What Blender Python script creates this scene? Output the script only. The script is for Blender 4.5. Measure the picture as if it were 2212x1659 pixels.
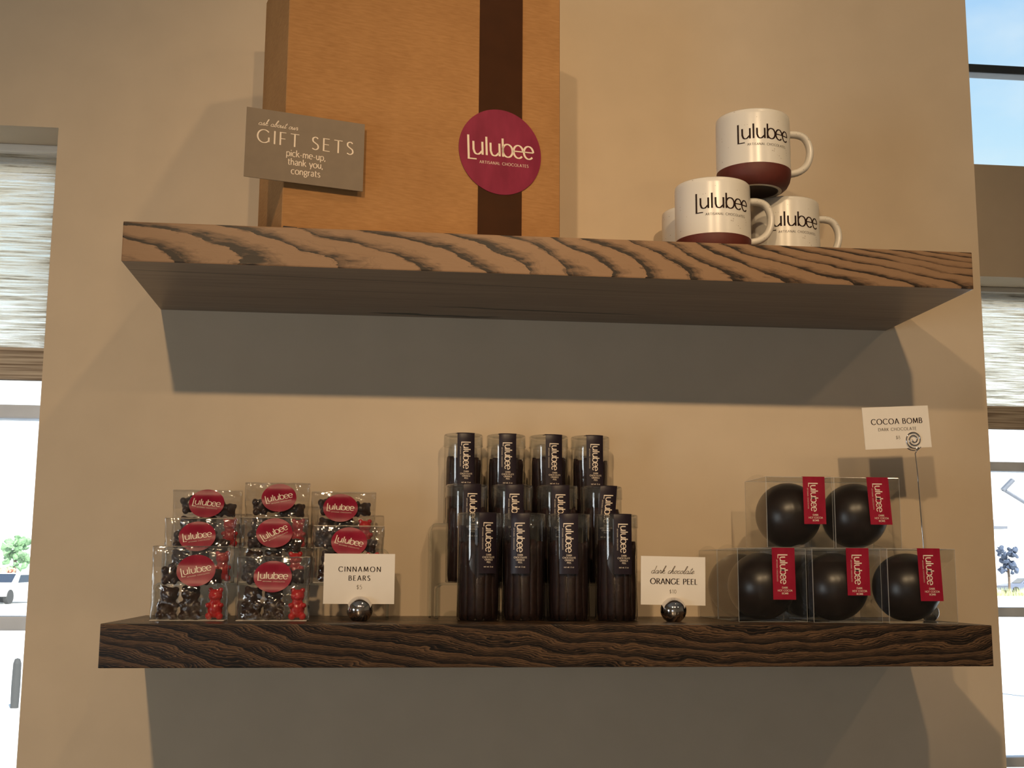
import bpy, bmesh, math, random
from mathutils import Vector, Matrix, noise
random.seed(7)
R = math.radians
for o in list(bpy.data.objects): bpy.data.objects.remove(o)
S = bpy.context.scene
COL = S.collection

# ------------------------------------------------------------------ camera
cam_d = bpy.data.cameras.new('camera'); cam = bpy.data.objects.new('camera', cam_d); COL.objects.link(cam)
cam_d.sensor_fit = 'HORIZONTAL'; cam_d.sensor_width = 36.0; cam_d.lens = 2630.39/2212*36.0
cam_d.clip_start = 0.02; cam_d.clip_end = 400
YAW, PITCH, ROLL = 0.11034, 0.15413, 0.00633
def cam_axes():
    f = Vector((math.sin(YAW)*math.cos(PITCH), math.cos(YAW)*math.cos(PITCH), math.sin(PITCH)))
    r = Vector((math.cos(YAW), -math.sin(YAW), 0)); u = r.cross(f)
    return math.cos(ROLL)*r+math.sin(ROLL)*u, -math.sin(ROLL)*r+math.cos(ROLL)*u, f
cr, cu, cf = cam_axes()
m = Matrix.Identity(4)
for i in range(3): m[i][0], m[i][1], m[i][2] = cr[i], cu[i], -cf[i]
m.translation = Vector((0.31814, -1.78347, 0.06151))
cam.matrix_world = m
S.camera = cam
try: S.cycles.transparent_max_bounces = 48      # many layers of clear plastic one behind another
except AttributeError: pass
S.view_settings.view_transform = 'Standard'; S.view_settings.look = 'None'
S.view_settings.exposure = 0.07; S.view_settings.gamma = 1.0; S.view_settings.use_curve_mapping = False

# ------------------------------------------------------------------ sky
W = bpy.data.worlds.new('sky'); S.world = W; W.use_nodes = True
nt = W.node_tree; nt.nodes.clear()
wo = nt.nodes.new('ShaderNodeOutputWorld'); bg = nt.nodes.new('ShaderNodeBackground')
tc = nt.nodes.new('ShaderNodeTexCoord'); sx = nt.nodes.new('ShaderNodeSeparateXYZ')
ramp = nt.nodes.new('ShaderNodeValToRGB'); cl = nt.nodes.new('ShaderNodeTexNoise'); mx = nt.nodes.new('ShaderNodeMix')
cramp = nt.nodes.new('ShaderNodeValToRGB'); mp = nt.nodes.new('ShaderNodeMapping')
mx.data_type = 'RGBA'
els = ramp.color_ramp.elements
els[0].position = 0.0; els[0].color = (2.2, 2.2, 2.2, 1)
els[1].position = 1.0; els[1].color = (0.25, 0.45, 0.9, 1)
for p, c in ((0.13, (2.0, 2.05, 2.1, 1)), (0.235, (0.80, 1.0, 1.06, 1)), (0.33, (0.60, 0.86, 1.06, 1)), (0.42, (0.46, 0.72, 1.02, 1))):
    e = els.new(p); e.color = c
cl.inputs['Scale'].default_value = 5.0; cl.inputs['Detail'].default_value = 6; cl.inputs['Roughness'].default_value = 0.55
mp.inputs['Scale'].default_value = (1, 1, 2.2)
cramp.color_ramp.elements[0].position = 0.45; cramp.color_ramp.elements[0].color = (0, 0, 0, 1)
cramp.color_ramp.elements[1].position = 0.70; cramp.color_ramp.elements[1].color = (.65, .65, .65, 1)
L_ = nt.links.new
L_(tc.outputs['Generated'], sx.inputs[0]); L_(sx.outputs['Z'], ramp.inputs[0])
L_(tc.outputs['Generated'], mp.inputs[0]); L_(mp.outputs[0], cl.inputs['Vector']); L_(cl.outputs['Fac'], cramp.inputs[0])
L_(cramp.outputs[0], mx.inputs['Factor']); L_(ramp.outputs[0], mx.inputs['A']); mx.inputs['B'].default_value = (0.92, 1.0, 1.05, 1)
L_(mx.outputs['Result'], bg.inputs[0]); bg.inputs[1].default_value = 1.0; L_(bg.outputs[0], wo.inputs[0])

# ------------------------------------------------------------------ lights
def sun(rot, e, col):
    d = bpy.data.lights.new('sun', 'SUN'); d.energy = e; d.color = col; d.angle = R(0.6)
    o = bpy.data.objects.new('sun', d); COL.objects.link(o); o.rotation_euler = rot
sun((R(42), 0, R(18)), 12.0, (1.0, 0.97, 0.9))
def spot(loc, target, watts, size=70, blend=0.6, rad=0.035, col=(1.0, 0.70, 0.40)):
    d = bpy.data.lights.new('track_spot', 'SPOT'); d.energy = watts; d.color = col
    d.spot_size = R(size); d.spot_blend = blend; d.shadow_soft_size = rad
    o = bpy.data.objects.new('track_spot', d); COL.objects.link(o); o.location = loc
    o.rotation_euler = (Vector(target)-Vector(loc)).to_track_quat('-Z', 'Y').to_euler()
    return o
LY, LZ = -2.65, 1.46
spot((-0.20, LY, LZ), (0.30, 0, -0.50), 132, 62, 1.0)
spot((0.76, LY, LZ), (0.92, 0, 0.68), 104, 44, 1.0)
spot((2.23, LY, LZ), (0.85, 0, 0.45), 14, 50, 1.0)
spot((1.20, -1.40, 2.18), (0.30, 0, 0.78), 40, 42, 1.0, 0.05)
def area(loc, target, sx_, sy_, watts, col):
    d = bpy.data.lights.new('daylight_fill', 'AREA'); d.shape = 'RECTANGLE'; d.size = sx_; d.size_y = sy_; d.energy = watts; d.color = col
    o = bpy.data.objects.new('daylight_fill', d); COL.objects.link(o); o.location = loc
    o.rotation_euler = (Vector(target)-Vector(loc)).to_track_quat('-Z', 'Y').to_euler()
area((-2.96, -2.6, -0.50), (0.0, -2.6, -0.50), 0.9, 1.6, 38, (0.88, 0.96, 1.0))
area((-1.6, -5.95, -0.5), (-1.6, 0, -0.5), 1.6, 1.6, 8, (0.90, 0.96, 1.0))  # weak fill added at the rear wall for ambient, no window here

# ------------------------------------------------------------------ materials
def new_mat(name):
    m = bpy.data.materials.new(name); m.use_nodes = True; n = m.node_tree
    return m, n, n.nodes['Principled BSDF'], n.nodes['Material Output']
def N(n, t, **kw):
    x = n.nodes.new(t)
    for k, v in kw.items():
        if k in x.inputs: x.inputs[k].default_value = v
        else: setattr(x, k, v)
    return x
def rampn(n, src, stops):
    r = n.nodes.new('ShaderNodeValToRGB'); e = r.color_ramp.elements
    e[0].position, e[0].color = stops[0][0], (*stops[0][1], 1)
    e[1].position, e[1].color = stops[-1][0], (*stops[-1][1], 1)
    for p, c in stops[1:-1]:
        q = e.new(p); q.color = (*c, 1)
    n.links.new(src, r.inputs[0]); return r
def math_(n, op, a, b=None, c=None):
    x = n.nodes.new('ShaderNodeMath'); x.operation = op
    for i, v in enumerate((a, b, c)):
        if v is None: continue
        if isinstance(v, (int, float)): x.inputs[i].default_value = v
        else: n.links.new(v, x.inputs[i])
    return x.outputs[0]
def s2l(c): return tuple(((x/255)/12.92 if x/255 < .04045 else ((x/255+.055)/1.055)**2.4) for x in c)
def plain(name, rgb, rough=0.5, metal=0.0, var=0.06, scale=30, bump=0.0, coat=0.0, spec=0.5):
    m, n, p, o = new_mat(name)
    t = N(n, 'ShaderNodeTexCoord'); q = N(n, 'ShaderNodeTexNoise', Scale=scale, Detail=4.0)
    n.links.new(t.outputs['Object'], q.inputs['Vector'])
    a = tuple(max(0, x*(1-var)) for x in rgb); b = tuple(min(1, x*(1+var)) for x in rgb)
    r = rampn(n, q.outputs['Fac'], [(0.3, a), (0.7, b)]); n.links.new(r.outputs[0], p.inputs['Base Color'])
    p.inputs['Roughness'].default_value = rough; p.inputs['Metallic'].default_value = metal
    p.inputs['Coat Weight'].default_value = coat; p.inputs['Specular IOR Level'].default_value = spec
    if bump:
        bp = N(n, 'ShaderNodeBump', Strength=bump, Distance=0.002); n.links.new(q.outputs['Fac'], bp.inputs['Height']); n.links.new(bp.outputs[0], p.inputs['Normal'])
    return m
def clear(name, tint=(0.96, 0.97, 0.96), gloss=0.04, ior=1.45, bump=0.0, bscale=40, boost=1.0, haze=0.0, facets=False):
    m, n, p, o = new_mat(name); n.nodes.remove(p)
    tr = N(n, 'ShaderNodeBsdfTransparent'); tr.inputs[0].default_value = (*tint, 1)
    gl = N(n, 'ShaderNodeBsdfGlossy'); gl.inputs['Roughness'].default_value = gloss
    fr = N(n, 'ShaderNodeFresnel', IOR=ior); ge = N(n, 'ShaderNodeNewGeometry')
    n.links.new(math_(n, 'POWER', ior, math_(n, 'MULTIPLY_ADD', ge.outputs['Backfacing'], -2.0, 1.0)), fr.inputs['IOR'])   # thin sheet: same reflection from both sides
    mxs = N(n, 'ShaderNodeMixShader')
    f = math_(n, 'MULTIPLY', fr.outputs[0], boost); f = math_(n, 'MINIMUM', f, 1.0)
    n.links.new(f, mxs.inputs[0]); n.links.new(tr.outputs[0], mxs.inputs[1]); n.links.new(gl.outputs[0], mxs.inputs[2])
    last = mxs
    if haze:
        df = N(n, 'ShaderNodeBsdfDiffuse'); df.inputs[0].default_value = (0.8, 0.8, 0.78, 1); m2 = N(n, 'ShaderNodeMixShader'); m2.inputs[0].default_value = haze
        n.links.new(mxs.outputs[0], m2.inputs[1]); n.links.new(df.outputs[0], m2.inputs[2]); last = m2
    n.links.new(last.outputs[0], o.inputs[0])
    if bump:
        t = N(n, 'ShaderNodeTexCoord')
        if facets:
            q = N(n, 'ShaderNodeTexVoronoi', Scale=bscale); q.feature = 'F1'; src = q.outputs['Distance']
        else:
            q = N(n, 'ShaderNodeTexNoise', Scale=bscale, Detail=3.0); src = q.outputs['Fac']
        n.links.new(t.outputs['Object'], q.inputs['Vector'])
        bp = N(n, 'ShaderNodeBump', Strength=bump, Distance=0.004); n.links.new(src, bp.inputs['Height'])
        n.links.new(bp.outputs[0], gl.inputs['Normal']); n.links.new(bp.outputs[0], fr.inputs['Normal'])
    return m
def wood(name, dark, mid, light, flow, th, amp, fine, fl, mix2, stops, rough, coat, vary=0.0):
    """flat-sawn grain: growth rings that sweep along the board, broken by pores and flecks"""
    m, n, p, o = new_mat(name)
    t = N(n, 'ShaderNodeTexCoord'); s = N(n, 'ShaderNodeSeparateXYZ'); n.links.new(t.outputs['Object'], s.inputs[0])
    def noise_at(sc, d, scale=(1, 1, 1), det=2.0):
        mp = N(n, 'ShaderNodeMapping'); mp.inputs['Scale'].default_value = scale; mp.inputs['Location'].default_value = (d, d*2, d*3)
        n.links.new(t.outputs['Object'], mp.inputs[0]); q = N(n, 'ShaderNodeTexNoise', Scale=sc, Detail=det); n.links.new(mp.outputs[0], q.inputs['Vector']); return q.outputs['Fac']
    mul = lambda a, b_: math_(n, 'MULTIPLY', a, b_)
    add = lambda a, b_: math_(n, 'ADD', a, b_)
    X, Y, Z = s.outputs['X'], s.outputs['Y'], s.outputs['Z']
    low = noise_at(1.0, 3.1, (5.0, 4.0, 14.0), 2.0); midn = noise_at(1.0, 7.7, (22, 16, 60), 3.0); jag = noise_at(1.0, 1.7, (70, 70, 300), 3.0)
    h = math_(n, 'MAXIMUM', add(mul(Z, 1.0/th), 1.0), 0.0)                      # 0 at the lower arris, 1 at the upper
    if flow == 'cathedral':
        c = add(mul(X, 9.0), mul(math_(n, 'TANH', mul(add(X, -0.62), 5.0)), 2.3))
        k = add(mul(math_(n, 'MAXIMUM', add(X, -0.70), 0.0), 9.0), 1.7)
        c = add(c, mul(k, math_(n, 'POWER', h, 1.7)))
    else:
        c = mul(add(X, mul(math_(n, 'POWER', X, 3.0), -0.55)), 15.0)
        c = add(c, mul(h, 3.6))
    c = add(c, mul(Y, 9.0)); c = add(c, mul(low, amp)); c = add(c, mul(midn, amp*0.22)); c = add(c, mul(jag, 0.16))
    ring = math_(n, 'FRACT', c); ring2 = math_(n, 'FRACT', mul(c, 6.7))
    pores = noise_at(1.0, 0.3, (70, 90, 700), 3.0); flecks = noise_at(1.0, 5.3, fine, 4.0)
    v = add(mul(ring, 1.0-mix2), mul(ring2, mix2))
    v = add(v, mul(add(flecks, -0.5), fl)); v = add(v, mul(add(pores, -0.5), 0.22))
    fade = mul(math_(n, 'MAXIMUM', add(noise_at(1.0, 9.9, (9, 9, 22), 2.0), -0.50), 0.0), vary)
    v = add(v, mul(fade, math_(n, 'LESS_THAN', v, 0.42)))
    r = rampn(n, v, [(0.0, dark), (stops[0], dark), (stops[1], mid), (stops[2], light), (0.93, light), (1.0, mid)])
    n.links.new(r.outputs[0], p.inputs['Base Color'])
    p.inputs['Roughness'].default_value = rough; p.inputs['Coat Weight'].default_value = coat; p.inputs['Coat Roughness'].default_value = 0.22; p.inputs['Specular IOR Level'].default_value = 0.22
    bp = N(n, 'ShaderNodeBump', Strength=0.3, Distance=0.001); n.links.new(v, bp.inputs['Height']); n.links.new(bp.outputs[0], p.inputs['Normal'])
    return m
M = {}
M['wall'] = plain('wall_paint', s2l((200, 182, 158)), 0.75, var=0.03, scale=14, bump=0.05, spec=0.2)
M['wall_dim'] = M['wall']
M['ceiling'] = plain('ceiling_paint', (0.40, 0.38, 0.35), 0.8, spec=0.2)
M['floor'] = plain('floor_concrete', (0.48, 0.45, 0.41), 0.55, var=0.2, scale=4)
M['shelf_light'] = wood('light_shelf_wood', (0.020, 0.012, 0.008), (0.13, 0.074, 0.040), (0.265, 0.156, 0.085), 'cathedral', 0.0505, 1.9, (40, 80, 190), 0.55, 0.08, (0.15, 0.27, 0.50), 0.46, 0.08, 1.0)
M['shelf_dark'] = wood('dark_shelf_wood', (0.009, 0.0070, 0.0062), (0.040, 0.024, 0.015), (0.135, 0.074, 0.037), 'zebra', 0.0513, 4.2, (60, 90, 420), 0.55, 0.50, (0.30, 0.50, 0.80), 0.36, 0.15)
def underside():
    m, n, p, o = new_mat('shelf_underside_wood')
    t = N(n, 'ShaderNodeTexCoord'); mp = N(n, 'ShaderNodeMapping'); mp.inputs['Scale'].default_value = (4, 110, 40)
    q = N(n, 'ShaderNodeTexNoise', Scale=1.0, Detail=6.0, Roughness=0.6); n.links.new(t.outputs['Object'], mp.inputs[0]); n.links.new(mp.outputs[0], q.inputs['Vector'])
    mp2 = N(n, 'ShaderNodeMapping'); mp2.inputs['Scale'].default_value = (3, 14, 1); q2 = N(n, 'ShaderNodeTexNoise', Scale=1.0, Detail=2.0)
    n.links.new(t.outputs['Object'], mp2.inputs[0]); n.links.new(mp2.outputs[0], q2.inputs['Vector'])
    v = math_(n, 'ADD', math_(n, 'MULTIPLY', q.outputs['Fac'], 0.6), math_(n, 'MULTIPLY', q2.outputs['Fac'], 0.4))
    r = rampn(n, v, [(0.22, (0.06, 0.042, 0.03)), (0.42, (0.20, 0.145, 0.10)), (0.7, (0.30, 0.225, 0.16))])
    n.links.new(r.outputs[0], p.inputs['Base Color']); p.inputs['Roughness'].default_value = 0.38
    return m
M['underside'] = underside()
def cardboard():
    m, n, p, o = new_mat('cardboard')
    t = N(n, 'ShaderNodeTexCoord'); mp = N(n, 'ShaderNodeMapping'); mp.inputs['Scale'].default_value = (60, 60, 420)
    q = N(n, 'ShaderNodeTexNoise', Scale=1.0, Detail=5.0); n.links.new(t.outputs['Object'], mp.inputs[0]); n.links.new(mp.outputs[0], q.inputs['Vector'])
    q2 = N(n, 'ShaderNodeTexNoise', Scale=14.0, Detail=3.0); n.links.new(t.outputs['Object'], q2.inputs['Vector'])
    v = math_(n, 'ADD', math_(n, 'MULTIPLY', q.outputs['Fac'], 0.6), math_(n, 'MULTIPLY', q2.outputs['Fac'], 0.4))
    r = rampn(n, v, [(0.3, (0.30, 0.145, 0.050)), (0.7, (0.43, 0.225, 0.085))]); n.links.new(r.outputs[0], p.inputs['Base Color'])
    p.inputs['Roughness'].default_value = 0.75; p.inputs['Specular IOR Level'].default_value = 0.25
    return m
M['cardboard'] = cardboard()
M['ribbon'] = plain('brown_ribbon', (0.046, 0.015, 0.004), 0.36, var=0.12, scale=30, spec=0.12)
M['ink_cream'] = plain('cream_ink', (0.80, 0.68, 0.55), 0.6, var=0.01)
M['ink_dark'] = plain('dark_ink', (0.020, 0.008, 0.006), 0.6, var=0.01, spec=0.15)
M['ink_grey'] = plain('grey_ink', (0.16, 0.12, 0.085), 0.6, var=0.01)
def sticker(name, rgb, rough):
    m, n, p, o = new_mat(name)
    t = N(n, 'ShaderNodeTexCoord'); mp = N(n, 'ShaderNodeMapping'); mp.inputs['Scale'].default_value = (45, 45, 16)
    q = N(n, 'ShaderNodeTexNoise', Scale=1.0, Detail=4.0); n.links.new(t.outputs['Object'], mp.inputs[0]); n.links.new(mp.outputs[0], q.inputs['Vector'])
    r = rampn(n, q.outputs['Fac'], [(0.35, tuple(x*0.86 for x in rgb)), (0.72, tuple(min(1, x*1.18+.01) for x in rgb))]); n.links.new(r.outputs[0], p.inputs['Base Color'])
    p.inputs['Roughness'].default_value = rough; p.inputs['Specular IOR Level'].default_value = 0.3; return m
M['sticker'] = sticker('magenta_sticker', (0.215, 0.005, 0.040), 0.45)
M['bag_sticker'] = sticker('crimson_sticker', (0.25, 0.005, 0.028), 0.38)
M['bomb_label'] = sticker('red_label', (0.28, 0.003, 0.024), 0.4)
M['tube_label'] = sticker('aubergine_label', (0.012, 0.006, 0.013), 0.38)
M['grey_card'] = plain('taupe_card', (0.185, 0.138, 0.095), 0.5, var=0.05, scale=60)
M['white_card'] = plain('cream_card', (0.82, 0.76, 0.68), 0.6, var=0.02)
def glaze():
    m, n, p, o = new_mat('speckled_glaze')
    t = N(n, 'ShaderNodeTexCoord'); v = N(n, 'ShaderNodeTexVoronoi', Scale=260.0); n.links.new(t.outputs['Object'], v.inputs['Vector'])
    q = N(n, 'ShaderNodeTexNoise', Scale=90.0, Detail=2.0); n.links.new(t.outputs['Object'], q.inputs['Vector'])
    dot = math_(n, 'LESS_THAN', v.outputs['Distance'], 0.20); sel = math_(n, 'GREATER_THAN', q.outputs['Fac'], 0.60)
    f = math_(n, 'MULTIPLY', math_(n, 'MULTIPLY', dot, sel), 0.7)
    mx = N(n, 'ShaderNodeMix'); mx.data_type = 'RGBA'; n.links.new(f, mx.inputs['Factor'])
    mx.inputs['A'].default_value = (0.74, 0.71, 0.65, 1); mx.inputs['B'].default_value = (0.30, 0.23, 0.17, 1)
    n.links.new(mx.outputs['Result'], p.inputs['Base Color']); p.inputs['Roughness'].default_value = 0.28; return m
M['glaze'] = glaze()
M['terracotta'] = plain('terracotta_dip', (0.105, 0.019, 0.012), 0.6, var=0.1, scale=80)
M['foot'] = plain('unglazed_foot', (0.55, 0.50, 0.40), 0.7)
M['mug_under'] = plain('mug_underside', (0.03, 0.018, 0.014), 0.6)
M['chrome'] = plain('chrome', (0.72, 0.70, 0.70), 0.05, metal=1.0, var=0.01)
M['tube'] = clear('clear_tube_plastic', (0.955, 0.96, 0.955), 0.03, 1.5, boost=2.0, haze=0.003)
M['lid'] = clear('clear_lid_plastic', (0.90, 0.91, 0.90), 0.05, 1.5, boost=2.0, haze=0.02)
M['acetate'] = clear('clear_box_acetate', (0.93, 0.935, 0.93), 0.05, 1.5, bump=0.05, bscale=12, boost=1.3, haze=0.004)
M['fold'] = clear('acetate_fold', (0.85, 0.86, 0.86), 0.12, 1.5, boost=2.5, haze=0.28)
M['cello'] = clear('cellophane', (0.955, 0.955, 0.955), 0.06, 1.5, bump=0.5, bscale=48, boost=2.2, haze=0.006, facets=True)
M['acrylic'] = clear('clear_acrylic', (0.93, 0.95, 0.94), 0.03, 1.5, haze=0.01)
M['glass'] = clear('window_glass', (0.96, 0.98, 0.98), 0.0, 1.5)
M['choc'] = plain('dark_chocolate', (0.034, 0.0155, 0.0100), 0.30, var=0.25, scale=60, bump=0.05)
M['choc_stick'] = plain('chocolate_peel', (0.018, 0.0066, 0.0060), 0.55, var=0.45, scale=160, bump=0.35, spec=0.3)
M['bomb'] = plain('chocolate_shell', (0.0125, 0.0062, 0.0046), 0.34, var=0.28, scale=90, bump=0.06)
def gummy():
    m, n, p, o = new_mat('red_gummy')
    t = N(n, 'ShaderNodeTexCoord'); q = N(n, 'ShaderNodeTexNoise', Scale=120.0, Detail=3.0); n.links.new(t.outputs['Object'], q.inputs['Vector'])
    r = rampn(n, q.outputs['Fac'], [(0.3, (0.42, 0.012, 0.016)), (0.7, (0.62, 0.032, 0.036))]); n.links.new(r.outputs[0], p.inputs['Base Color'])
    p.inputs['Roughness'].default_value = 0.25; p.inputs['Subsurface Weight'].default_value = 0.4; p.inputs['Subsurface Radius'].default_value = (0.01, 0.002, 0.002)
    return m
M['gummy'] = gummy()
M['frame'] = plain('window_frame_paint', (0.66, 0.72, 0.82), 0.5)
M['frame_dark'] = plain('dark_window_frame', (0.07, 0.085, 0.10), 0.5)
def shade():
    m, n, p, o = new_mat('woven_shade'); n.nodes.remove(p)
    t = N(n, 'ShaderNodeTexCoord'); mp = N(n, 'ShaderNodeMapping'); mp.inputs['Scale'].default_value = (9, 9, 260)
    q = N(n, 'ShaderNodeTexNoise', Scale=1.0, Detail=5.0, Roughness=0.7); n.links.new(t.outputs['Object'], mp.inputs[0]); n.links.new(mp.outputs[0], q.inputs['Vector'])
    r = rampn(n, q.outputs['Fac'], [(0.34, (0.24, 0.19, 0.13)), (0.46, (0.72, 0.64, 0.50)), (0.62, (0.96, 0.91, 0.80))])
    df = N(n, 'ShaderNodeBsdfDiffuse'); tl = N(n, 'ShaderNodeBsdfTranslucent'); tp = N(n, 'ShaderNodeBsdfTransparent')
    n.links.new(r.outputs[0], df.inputs[0]); n.links.new(r.outputs[0], tl.inputs[0])
    a = N(n, 'ShaderNodeMixShader'); a.inputs[0].default_value = 0.85; n.links.new(df.outputs[0], a.inputs[1]); n.links.new(tl.outputs[0], a.inputs[2])
    gap = rampn(n, q.outputs['Fac'], [(0.47, (0, 0, 0)), (0.66, (0.7, 0.7, 0.7))])
    b = N(n, 'ShaderNodeMixShader'); n.links.new(gap.outputs[0], b.inputs[0]); n.links.new(a.outputs[0], b.inputs[1]); n.links.new(tp.outputs[0], b.inputs[2])
    n.links.new(b.outputs[0], o.inputs[0]); return m
M['shade'] = shade()
def hem():
    m, n, p, o = new_mat('shade_hem')
    t = N(n, 'ShaderNodeTexCoord'); mp = N(n, 'ShaderNodeMapping'); mp.inputs['Scale'].default_value = (6, 6, 300)
    q = N(n, 'ShaderNodeTexNoise', Scale=1.0, Detail=4.0); n.links.new(t.outputs['Object'], mp.inputs[0]); n.links.new(mp.outputs[0], q.inputs['Vector'])
    r = rampn(n, q.outputs['Fac'], [(0.36, (0.22, 0.16, 0.11)), (0.6, (0.55, 0.46, 0.36))]); n.links.new(r.outputs[0], p.inputs['Base Color']); p.inputs['Roughness'].default_value = 0.8
    return m
M['hem'] = hem()
M['ground'] = plain('sunlit_paving', (0.78, 0.77, 0.74), 0.9, var=0.05, scale=2)
M['grass'] = plain('grass', (0.45, 0.50, 0.22), 0.9, var=0.3, scale=20)
M['leaf'] = plain('tree_leaves', (0.16, 0.30, 0.14), 0.7, var=0.4, scale=8)
M['leaf_blue'] = plain('dark_leaves', (0.06, 0.08, 0.13), 0.7, var=0.4, scale=3)
M['leaf_red'] = plain('autumn_leaves', (0.62, 0.30, 0.20), 0.7, var=0.4, scale=8)
M['bark'] = plain('bark', (0.15, 0.10, 0.07), 0.9)
M['car_white'] = plain('white_car_paint', (0.8, 0.8, 0.8), 0.3)
M['car_grey'] = plain('grey_car_paint', (0.12, 0.14, 0.20), 0.4)
M['car_glass'] = plain('car_window', (0.02, 0.03, 0.05), 0.1)
M['rubber'] = plain('tyre_rubber', (0.03, 0.03, 0.03), 0.8)
M['pole'] = plain('grey_pole', (0.13, 0.14, 0.17), 0.5)
M['shop_wall'] = plain('pale_render', (0.75, 0.74, 0.72), 0.9)
M['lamp_face'] = None

# ------------------------------------------------------------------ object helpers
def obj(name, me, mat, parent=None, smooth=False):
    if isinstance(me, bmesh.types.BMesh):
        b = me; me = bpy.data.meshes.new(name); b.normal_update(); b.to_mesh(me); b.free()
    o = bpy.data.objects.new(name, me); COL.objects.link(o)
    if mat is not None and len(me.materials) == 0:
        for mm in (mat if isinstance(mat, (list, tuple)) else [mat]): me.materials.append(mm)
    if parent is not None: o.parent = parent
    if smooth:
        for p in me.polygons: p.use_smooth = True
    return o
def tag(o, label, cat, group=None):
    o['label'] = label; o['category'] = cat
    if group: o['group'] = group
    return o
def thing(name, label, cat, loc=(0, 0, 0), rotz=0.0, group=None):
    o = bpy.data.objects.new(name, None); COL.objects.link(o); o.location = loc; o.rotation_euler = (0, 0, rotz)
    o.empty_display_size = 0.02
    return tag(o, label, cat, group)
def struct(o): o['kind'] = 'structure'; return o
def dup(root, label, group, loc, rot):
    r = root.copy(); COL.objects.link(r); r.location = loc; r.rotation_euler = rot; r['label'] = label
    if group: r['group'] = group
    for ch in list(root.children):
        c = ch.copy(); COL.objects.link(c); c.parent = r
        for g in list(ch.children):
            d = g.copy(); COL.objects.link(d); d.parent = c
    return r
def B(): return bmesh.new()
def box(b, x0, x1, y0, y1, z0, z1, bev=0.0, seg=2, mi=0):
    vs = [b.verts.new((x, y, z)) for z in (z0, z1) for y in (y0, y1) for x in (x0, x1)]
    fs = [b.faces.new([vs[i] for i in q]) for q in ((0, 2, 3, 1), (4, 5, 7, 6), (0, 1, 5, 4), (2, 6, 7, 3), (0, 4, 6, 2), (1, 3, 7, 5))]
    for f in fs: f.material_index = mi
    if bev: bmesh.ops.bevel(b, geom=list({e for f in fs for e in f.edges}), offset=bev, segments=seg, profile=0.7, affect='EDGES')
    return fs
def lathe(b, prof, seg=64, a0=0, a1=2*math.pi, close=True):
    rings = []
    for (r, z) in prof:
        rings.append([b.verts.new((r*math.cos(a0+(a1-a0)*k/seg), r*math.sin(a0+(a1-a0)*k/seg), z)) for k in range(seg)] if r > 1e-6 else [b.verts.new((0, 0, z))])
    for i in range(len(rings)-1):
        A, C = rings[i], rings[i+1]
        for k in range(seg):
            k2 = (k+1) % seg
            if len(A) == 1 and len(C) == 1: continue
            if len(A) == 1: b.faces.new((A[0], C[k], C[k2])) if False else b.faces.new((A[0], C[k2], C[k]))
            elif len(C) == 1: b.faces.new((A[k], A[k2], C[0]))
            else: b.faces.new((A[k], A[k2], C[k2], C[k]))
    bmesh.ops.recalc_face_normals(b, faces=b.faces)
def sweep(b, pts, rx, ry=None, seg=14, side=Vector((0, 1, 0)), caps=True):
    ry = ry or rx; rings = []
    for i, p in enumerate(pts):
        p = Vector(p); d = (Vector(pts[min(i+1, len(pts)-1)])-Vector(pts[max(i-1, 0)])).normalized()
        s = side - d*side.dot(d)
        if s.length < 1e-4: s = Vector((1, 0, 0)) - d*d.x
        s.normalize(); n = d.cross(s)
        rings.append([b.verts.new(p+s*(ry*math.cos(2*math.pi*k/seg))+n*(rx*math.sin(2*math.pi*k/seg))) for k in range(seg)])
    for i in range(len(rings)-1):
        for k in range(seg): b.faces.new((rings[i][k], rings[i][(k+1) % seg], rings[i+1][(k+1) % seg], rings[i+1][k]))
    if caps: b.faces.new(rings[0][::-1]); b.faces.new(rings[-1])
    bmesh.ops.recalc_face_normals(b, faces=b.faces)

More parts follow.
